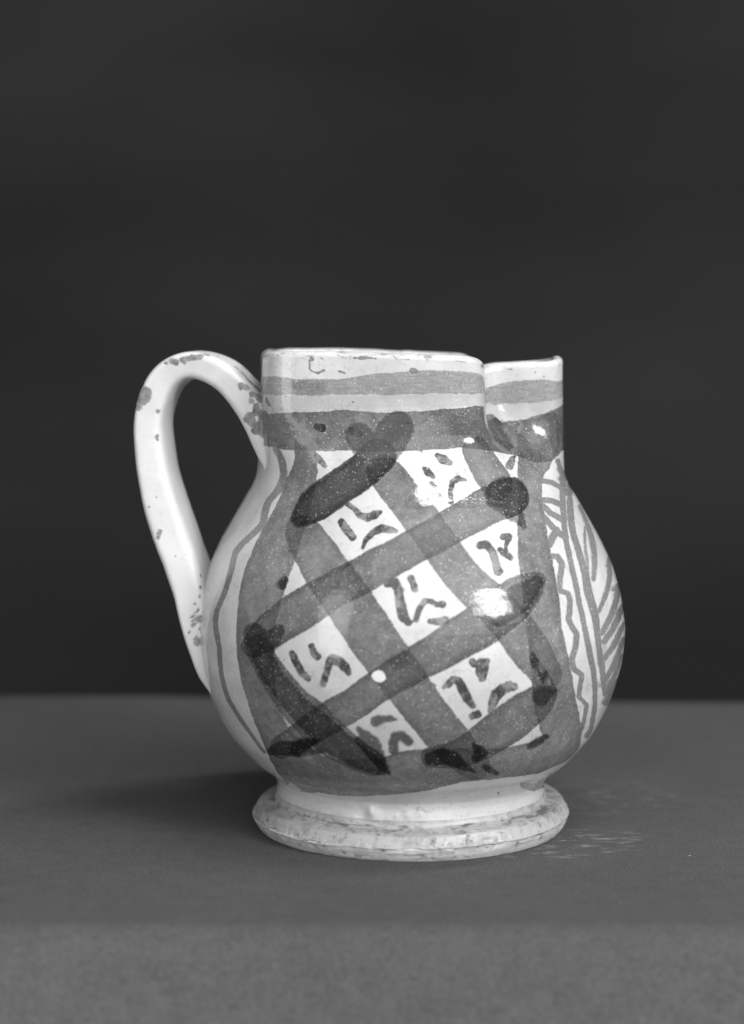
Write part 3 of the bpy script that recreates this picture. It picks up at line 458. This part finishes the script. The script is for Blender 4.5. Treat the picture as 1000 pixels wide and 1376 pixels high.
    alb = N.mix(flake, alb, M('ADD', 0.62, M('MULTIPLY', N.noise(900, 2), 0.2)))
    alb = N.mix(M('MULTIPLY', scar, 0.85), alb, M('ADD', 0.06, M('MULTIPLY', N.noise(1200, 2), 0.16)))
    # worn lip: glaze rubbed through in places
    wear = M('MULTIPLY', A('lip'), N.ramp(N.noise(1.0, 4, 0.7, N.mapping((170, 170, 420))), 0.56, 0.64))
    alb = N.mix(M('MULTIPLY', wear, 0.75), alb, 0.17)
    N.l.new(N.grey(alb), N.b.inputs['Base Color'])
    rough = M('ADD', 0.05, M('MULTIPLY', N.noise(240, 3), 0.09)); rough = M('ADD', rough, M('MULTIPLY', M('MAXIMUM', M('MAXIMUM', flake, scar), wear), 0.5))
    N.l.new(rough, N.b.inputs['Roughness']); N.b.inputs['IOR'].default_value = 1.5; N.b.inputs['Specular IOR Level'].default_value = 0.40
    h = M('ADD', M('MULTIPLY', N.noise(1.0, 2, 0.5, N.mapping((40, 40, 330))), 0.6), M('MULTIPLY', N.noise(420, 3, 0.6), 0.30))
    h = M('SUBTRACT', h, M('MULTIPLY', M('MAXIMUM', scar, wear), 0.5)); h = M('ADD', h, M('MULTIPLY', sp, 0.10)); h = M('ADD', h, M('MULTIPLY', N.ramp(mx, 0.0, 1.0), 0.06))
    N.l.new(N.bump(h, 0.38, 0.0004), N.b.inputs['Normal'])
    return N.m

def plain_material(name, foot=False):
    N = NT_(name); M, A = N.math, N.attr
    white = M('ADD', 0.62, M('MULTIPLY', M('SUBTRACT', N.noise(60, 4, 0.6), 0.5), 0.16))
    fr = N.ramp(N.noise(700, 4, 0.65), 0.60, 0.72)
    white = M('MULTIPLY', white, M('SUBTRACT', 1.0, M('MULTIPLY', fr, 0.42 if foot else 0.16)))
    rough = M('ADD', 0.30, M('MULTIPLY', N.noise(200, 3), 0.16))
    h = M('ADD', M('MULTIPLY', N.noise(130, 3, 0.55), 0.6), M('MULTIPLY', N.noise(700, 3, 0.6), 0.22))
    if foot:
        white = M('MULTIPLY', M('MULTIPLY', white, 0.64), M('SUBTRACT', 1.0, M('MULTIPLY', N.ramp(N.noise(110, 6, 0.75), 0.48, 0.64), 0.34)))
        sep = N.n.new('ShaderNodeSeparateXYZ'); N.l.new(N.co, sep.inputs[0]); z = sep.outputs['Z']
        # bare biscuit below the glaze line, grey dirt lodged in the corner of the foot
        zj = M('ADD', z, M('MULTIPLY', M('SUBTRACT', N.noise(130, 3, 0.6), 0.5), 0.0028))
        bare = N.ramp(zj, 0.0043, 0.0039)
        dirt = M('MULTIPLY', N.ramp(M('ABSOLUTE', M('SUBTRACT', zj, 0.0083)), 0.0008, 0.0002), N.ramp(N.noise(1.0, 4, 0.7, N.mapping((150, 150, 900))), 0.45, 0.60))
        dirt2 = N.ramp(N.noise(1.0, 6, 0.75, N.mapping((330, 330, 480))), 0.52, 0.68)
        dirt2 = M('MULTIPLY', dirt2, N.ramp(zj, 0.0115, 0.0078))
        bis = M('ADD', 0.50, M('MULTIPLY', M('SUBTRACT', N.noise(1.0, 5, 0.7, N.mapping((130, 130, 1500))), 0.5), 0.42))
        cut = N.ramp(M('ABSOLUTE', M('SUBTRACT', zj, 0.0041)), 0.00028, 0.00008)
        alb = N.mix(bare, white, bis)
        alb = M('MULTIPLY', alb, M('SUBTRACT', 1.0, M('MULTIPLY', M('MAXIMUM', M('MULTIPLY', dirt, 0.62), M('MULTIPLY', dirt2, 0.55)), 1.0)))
        alb = M('MULTIPLY', alb, M('SUBTRACT', 1.0, M('MULTIPLY', M('MULTIPLY', cut, N.ramp(N.noise(90, 2), 0.4, 0.6)), 0.55)))
        rough = M('ADD', rough, M('ADD', M('MULTIPLY', bare, 0.5), M('MULTIPLY', dirt2, 0.3)))
        h = M('ADD', h, M('MULTIPLY', N.noise(1.0, 4, 0.7, N.mapping((200, 200, 900))), 0.4)); h = M('ADD', h, M('MULTIPLY', dirt2, -0.3))
    else:
        w = N.ramp(M('ADD', A('worn'), M('MULTIPLY', M('SUBTRACT', N.noise(750, 4, 0.65), 0.5), 7.0)), 1.5, -1.5)
        tone = M('ADD', 0.17, M('MULTIPLY', M('SUBTRACT', N.noise(500, 4, 0.7), 0.4), 0.55))
        alb = N.mix(w, white, tone)
        rough = M('ADD', rough, M('MULTIPLY', w, 0.5)); h = M('SUBTRACT', h, M('MULTIPLY', w, M('ADD', 0.5, M('MULTIPLY', N.noise(900, 2), 0.8))))
    N.l.new(N.grey(alb), N.b.inputs['Base Color']); N.l.new(rough, N.b.inputs['Roughness'])
    N.l.new(N.bump(h, 0.45, 0.0005 if foot else 0.0004), N.b.inputs['Normal'])
    return N.m

# ------------------------------------------------------------------ mesh helper
def mesh_obj(name, V, F, mat, parent=None, normals=None, attrs=None):
    me = bpy.data.meshes.new(name); nv = len(V)
    me.vertices.add(nv); me.vertices.foreach_set('co', np.ascontiguousarray(V, dtype=np.float32).ravel())
    F = np.asarray(F, dtype=np.int32); k = F.shape[1]
    me.loops.add(F.size); me.loops.foreach_set('vertex_index', F.ravel())
    me.polygons.add(len(F)); me.polygons.foreach_set('loop_start', np.arange(0, F.size, k, dtype=np.int32))
    me.update(calc_edges=True); me.polygons.foreach_set('use_smooth', np.ones(len(F), dtype=bool))
    for an, av in (attrs or {}).items():
        a = me.attributes.new(an, 'FLOAT', 'POINT'); a.data.foreach_set('value', np.ascontiguousarray(av, dtype=np.float32).ravel())
    if normals is not None: me.normals_split_custom_set_from_vertices(np.asarray(normals, dtype=np.float32))
    me.materials.append(mat)
    o = bpy.data.objects.new(name, me); col.objects.link(o); o.parent = parent
    return o

# ------------------------------------------------------------------ the painted pattern: signed distances on the wall
th, V, tags = jug_grid()
zo = ZO
zp = np.concatenate([[-60] * 4, zo, 624 + np.linspace(1, 20, 22), [900] * (len(tags) - 4 - len(zo) - 22)])
half = np.where((th >= -math.pi / 2 - 1e-6) & (th <= math.pi / 2 + 1e-6))[0]
thh = th[half]; NR = len(zp)
Rr = np.stack([outer_r(thh, np.full(len(thh), min(max(z, 0), 624))) for z in zp])
deg = np.degrees(thh)
def layer(strokes, big=40.0):
    out = np.full((NR, len(thh)), big)
    for row in strokes:
        q = np.array(row, float).reshape(-1, 7)
        t, z, w = q[:, 0] / 20, q[:, 1] / 5, q[:, 2] / 10
        J = np.clip(q[:, 3:], -200, 200) / 50
        for i in range(max(1, len(q) - 1)):
            j = min(i + 1, len(q) - 1)
            pad = max(w[i], w[j]) + 14
            jm = (J[i] + J[j]) / 2
            sx = math.hypot(jm[0], jm[1]); sz = math.hypot(jm[2], jm[3]); det = abs(jm[0] * jm[3] - jm[1] * jm[2])
            det = max(det, 0.03)
            pu = pad * sz / det; pz = pad * sx / det
            r0 = np.interp((z[i] + z[j]) / 2, PZ, PR)
            pu = min(pu, 120); pz = min(pz, 120)
            pd = math.degrees(pu / r0)
            a0, a1 = np.searchsorted(deg, [min(t[i], t[j]) - pd, max(t[i], t[j]) + pd])
            b0, b1 = np.searchsorted(zp[:NR], [min(z[i], z[j]) - pz, max(z[i], z[j]) + pz])
            if a1 <= a0 or b1 <= b0: continue
            R = Rr[b0:b1, a0:a1]
            du = np.radians(deg[None, a0:a1] - t[i]) * R; dz = (zp[b0:b1, None] - z[i]) + 0 * du
            X = du * jm[0] + dz * jm[2]; Y = du * jm[1] + dz * jm[3]
            ex = math.radians(t[j] - t[i]) * r0; ez = z[j] - z[i]
            EX = ex * jm[0] + ez * jm[2]; EY = ex * jm[1] + ez * jm[3]
            L2 = EX * EX + EY * EY
            k = np.clip((X * EX + Y * EY) / L2, 0, 1) if L2 > 1e-6 else 0 * X
            d = np.hypot(X - k * EX, Y - k * EY) - (w[i] + (w[j] - w[i]) * k)
            out[b0:b1, a0:a1] = np.minimum(out[b0:b1, a0:a1], d)
    return out
def band(a, b):
    A, B = np.array(BANDS[a]), np.array(BANDS[b])
    top = np.interp(deg, A[:, 0], A[:, 1]); bot = np.interp(deg, B[:, 0], B[:, 1])
    return np.maximum(zp[:, None] - top[None], bot[None] - zp[:, None])
layers = {k: layer(STROKES.get(k, [])) for k in ('ring', 'rise', 'fall', 'dark', 'black', 'dots', 'thin', 'pale', 'blot', 'flake', 'scar')}
layers['band'] = band('shoulder_top', 'shoulder_bot'); layers['stripe'] = band('stripe_top', 'stripe_bot')
layers['dull'] = band('shoulder_top', 'shoulder_bot') * 0 + band('stripe_bot', 'shoulder_top')
layers['lip'] = np.repeat((np.clip((zp - 619) / 6, 0, 1) * (zp < 800))[:, None], len(thh), 1)
# the back of the jug carries the same painting, mirrored
folded = np.degrees(np.arctan2(np.sin(th), np.abs(np.cos(th))))
idx = np.clip(np.searchsorted(deg, folded - 1e-4), 0, len(deg) - 1)
layers = {k: v[:, idx] for k, v in layers.items()}

NRM = -grid_normals(V)
cxy = (V[40, :, :2] * NRM[40, :, :2]).sum()
if cxy < 0: NRM = -NRM

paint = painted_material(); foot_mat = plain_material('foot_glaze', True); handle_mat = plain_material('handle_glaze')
jug = bpy.data.objects.new('jug', None); col.objects.link(jug)
jug['label'] = 'white glazed ceramic jug with painted lattice and pinched spout, standing on the dark cloth'
jug['category'] = 'jug'
n = NT
def part(name, row0, row1, c0, c1, mat, with_attrs=True):
    """rows row0..row1, columns c0..c1 (wrapping) of the wall as one mesh"""
    cols = np.arange(c0, c1 + 1) % n; full = (c1 - c0) >= n
    if full: cols = np.arange(n)
    m = len(cols); rows = np.arange(row0, row1 + 1)
    sub = V[rows][:, cols] * S; nn = NRM[rows][:, cols]
    i, j = np.meshgrid(np.arange(len(rows) - 1), np.arange(m if full else m - 1), indexing='ij'); j2 = (j + 1) % m
    F = np.stack([i * m + j, i * m + j2, (i + 1) * m + j2, (i + 1) * m + j], -1).reshape(-1, 4)
    at = {k: v[rows][:, cols] for k, v in layers.items()} if with_attrs else None
    return mesh_obj(name, sub.reshape(-1, 3), F, mat, jug, nn.reshape(-1, 3), at)
tg = np.array(tags)
f1 = np.where(tg == 'foot')[0].max() + 1; b1 = np.where(tg == 'body')[0].max() + 1; n1 = np.where(tg == 'neck')[0].max() + 1
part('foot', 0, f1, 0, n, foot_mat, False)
part('body', f1, b1, 0, n, paint)
inner = part('interior', n1, len(tg) - 1, 0, n, handle_mat, False)
cs = int(round((math.radians(50) + math.pi) / (2 * math.pi) * n)); ce = int(round((math.radians(130) + math.pi) / (2 * math.pi) * n))
part('spout', b1, n1, cs, ce, paint)
part('neck', b1, n1, ce, cs + n, paint)

H = handle_grid(); Hn = grid_normals(H); Hc = H.mean(axis=1, keepdims=True)
if ((H - Hc) * Hn).sum() < 0: Hn = -Hn
hv = H.reshape(-1, 3); worn = np.full(len(hv), 20.0)
for x, y, z, r in WORN:
    worn = np.minimum(worn, np.sqrt(((hv - np.array([x, y, z])) ** 2).sum(1)) - r)
nr, nc = H.shape[:2]
i, j = np.meshgrid(np.arange(nr - 1), np.arange(nc), indexing='ij'); j2 = (j + 1) % nc
F = np.stack([(i + 1) * nc + j, (i + 1) * nc + j2, i * nc + j2, i * nc + j], -1).reshape(-1, 4)
mesh_obj('handle', hv * S, F, handle_mat, jug, Hn.reshape(-1, 3), {'worn': worn})

# ------------------------------------------------------------------ cloth-covered table top
def cloth_material():
    N = NT_('dark_felt'); M = N.math
    c = M('ADD', 0.078, M('MULTIPLY', M('SUBTRACT', N.noise(14, 4, 0.55), 0.5), 0.030))
    fib = N.noise(1.0, 4, 0.75, N.mapping((1500, 1500, 1500)))
    c = M('MULTIPLY', c, M('ADD', 1.0, M('MULTIPLY', M('SUBTRACT', fib, 0.5), 2.6)))
    c = M('MULTIPLY', c, M('ADD', 1.0, M('MULTIPLY', M('SUBTRACT', N.noise(160, 5, 0.7), 0.5), 0.5)))
    # chalky scuffs beside the foot and a few bits of lint
    sep = N.n.new('ShaderNodeSeparateXYZ'); N.l.new(N.co, sep.inputs[0])
    def spot(x, y, rx, ry):
        a = M('DIVIDE', M('SUBTRACT', sep.outputs['X'], x), rx); b = M('DIVIDE', M('SUBTRACT', sep.outputs['Y'], y), ry)
        return N.ramp(M('ADD', M('MULTIPLY', a, a), M('MULTIPLY', b, b)), 1.0, 0.1)
    reg = M('MAXIMUM', spot(0.052, -0.022, 0.020, 0.020), M('MULTIPLY', spot(0.062, 0.035, 0.03, 0.03), 0.55))
    reg = M('MAXIMUM', reg, M('MULTIPLY', spot(0.035, -0.036, 0.022, 0.008), 0.8))
    scuff = M('MULTIPLY', reg, N.ramp(N.noise(1.0, 5, 0.72, N.mapping((120, 330, 1), (0, 0, 0.35))), 0.50, 0.70))
    c = N.mix(M('MULTIPLY', scuff, 0.62), c, 0.34)
    v = N.voro(55); lint = M('MULTIPLY', N.ramp(v.outputs['Distance'], 0.028, 0.014), N.ramp(N.noise(31, 1), 0.56, 0.60))
    c = N.mix(M('MULTIPLY', lint, 0.8), c, 0.4)
    N.l.new(N.grey(c), N.b.inputs['Base Color']); N.b.inputs['Roughness'].default_value = 0.95
    N.b.inputs['Specular IOR Level'].default_value = 0.08
    N.l.new(N.bump(fib, 0.4, 0.0003), N.b.inputs['Normal'])
    return N.m
xs = np.linspace(-0.75, 0.75, 301)
prof = []                                        # (y, z) down the front, over the edge, back, and down behind
for z in np.linspace(-0.40, -0.009, 24): prof.append((0, z, 0))
for a in np.radians(np.linspace(4, 86, 14)): prof.append((0.006 - 0.006 * math.cos(a), -0.006 + 0.006 * math.sin(a), 0))
nfront = len(prof)
Y0, Y1 = -0.1085, 0.203
for u in np.linspace(0, 1, 90): prof.append((0.008 + u * (Y1 - Y0 - 0.018), 0, u))
for a in np.radians(np.linspace(4, 88, 12)): prof.append((Y1 - Y0 - 0.010 + 0.008 * math.sin(a), -0.008 + 0.008 * math.cos(a), 1))
for z in np.linspace(-0.012, -0.35, 16): prof.append((Y1 - Y0 - 0.002, z, 1))
P = np.array(prof); X, K = np.meshgrid(xs, np.arange(len(P)))
Yv = Y0 + P[K, 0] + P[K, 2] * (0.006 * sstep(-0.03, -0.11, X))
Zv = P[K, 1] + 0.0
# hanging front sloped outward to catch more light, slightly slack; a slight rise at the far left
Yv = Yv - (P[K, 0] < 0.0039) * np.clip(-P[K, 1], 0, 0.4) * (0.62 + 0.05 * vnoise(np.stack([X.ravel() * 9, 0 * X.ravel(), P[K, 1].ravel() * 4], -1), 2).reshape(X.shape))
flat = P[K, 2]
Zv = Zv + 0.0012 * sstep(0.75, 1.0, flat) * sstep(-0.02, -0.10, X) + 0.0005 * vnoise(np.stack([X.ravel() * 14, Yv.ravel() * 22, 0 * X.ravel()], -1), 7).reshape(X.shape) * sstep(0.45, 0.8, flat)
CV = np.stack([X, Yv, Zv], -1); m = len(xs)
i, j = np.meshgrid(np.arange(len(P) - 1), np.arange(m - 1), indexing='ij')
F = np.stack([i * m + j, i * m + j + 1, (i + 1) * m + j + 1, (i + 1) * m + j], -1).reshape(-1, 4)
tc = mesh_obj('table_cloth', CV.reshape(-1, 3), F, cloth_material())
tc['label'] = 'plain dark felt cloth spread over the table top under the jug, hanging down in front'; tc['category'] = 'cloth'

# ------------------------------------------------------------------ dark backdrop
N = NT_('backdrop_cloth'); M = N.math
c = M('ADD', 0.020, M('MULTIPLY', M('SUBTRACT', N.noise(1.0, 3, 0.5, N.mapping((2.2, 1, 6))), 0.5), 0.030))
c = M('MULTIPLY', c, M('ADD', 1.0, M('MULTIPLY', M('SUBTRACT', N.noise(900, 3, 0.7), 0.5), 0.5)))
N.l.new(N.grey(c), N.b.inputs['Base Color']); N.b.inputs['Roughness'].default_value = 1.0; N.b.inputs['Specular IOR Level'].default_value = 0.05
xs = np.linspace(-1.6, 1.6, 161); zs = np.linspace(-0.6, 1.6, 121); X, Z = np.meshgrid(xs, zs)
Y = 0.62 + 0.022 * vnoise(np.stack([X.ravel() * 1.6, Z.ravel() * 6.5, 0 * X.ravel()], -1), 31).reshape(X.shape) + 0.006 * vnoise(np.stack([X.ravel() * 4, Z.ravel() * 3, 0 * X.ravel()], -1), 33).reshape(X.shape)
m = len(xs); i, j = np.meshgrid(np.arange(len(zs) - 1), np.arange(m - 1), indexing='ij')
F = np.stack([i * m + j, i * m + j + 1, (i + 1) * m + j + 1, (i + 1) * m + j], -1).reshape(-1, 4)
bd = mesh_obj('backdrop', np.stack([X, Y, Z], -1).reshape(-1, 3), F, N.m); bd['kind'] = 'structure'
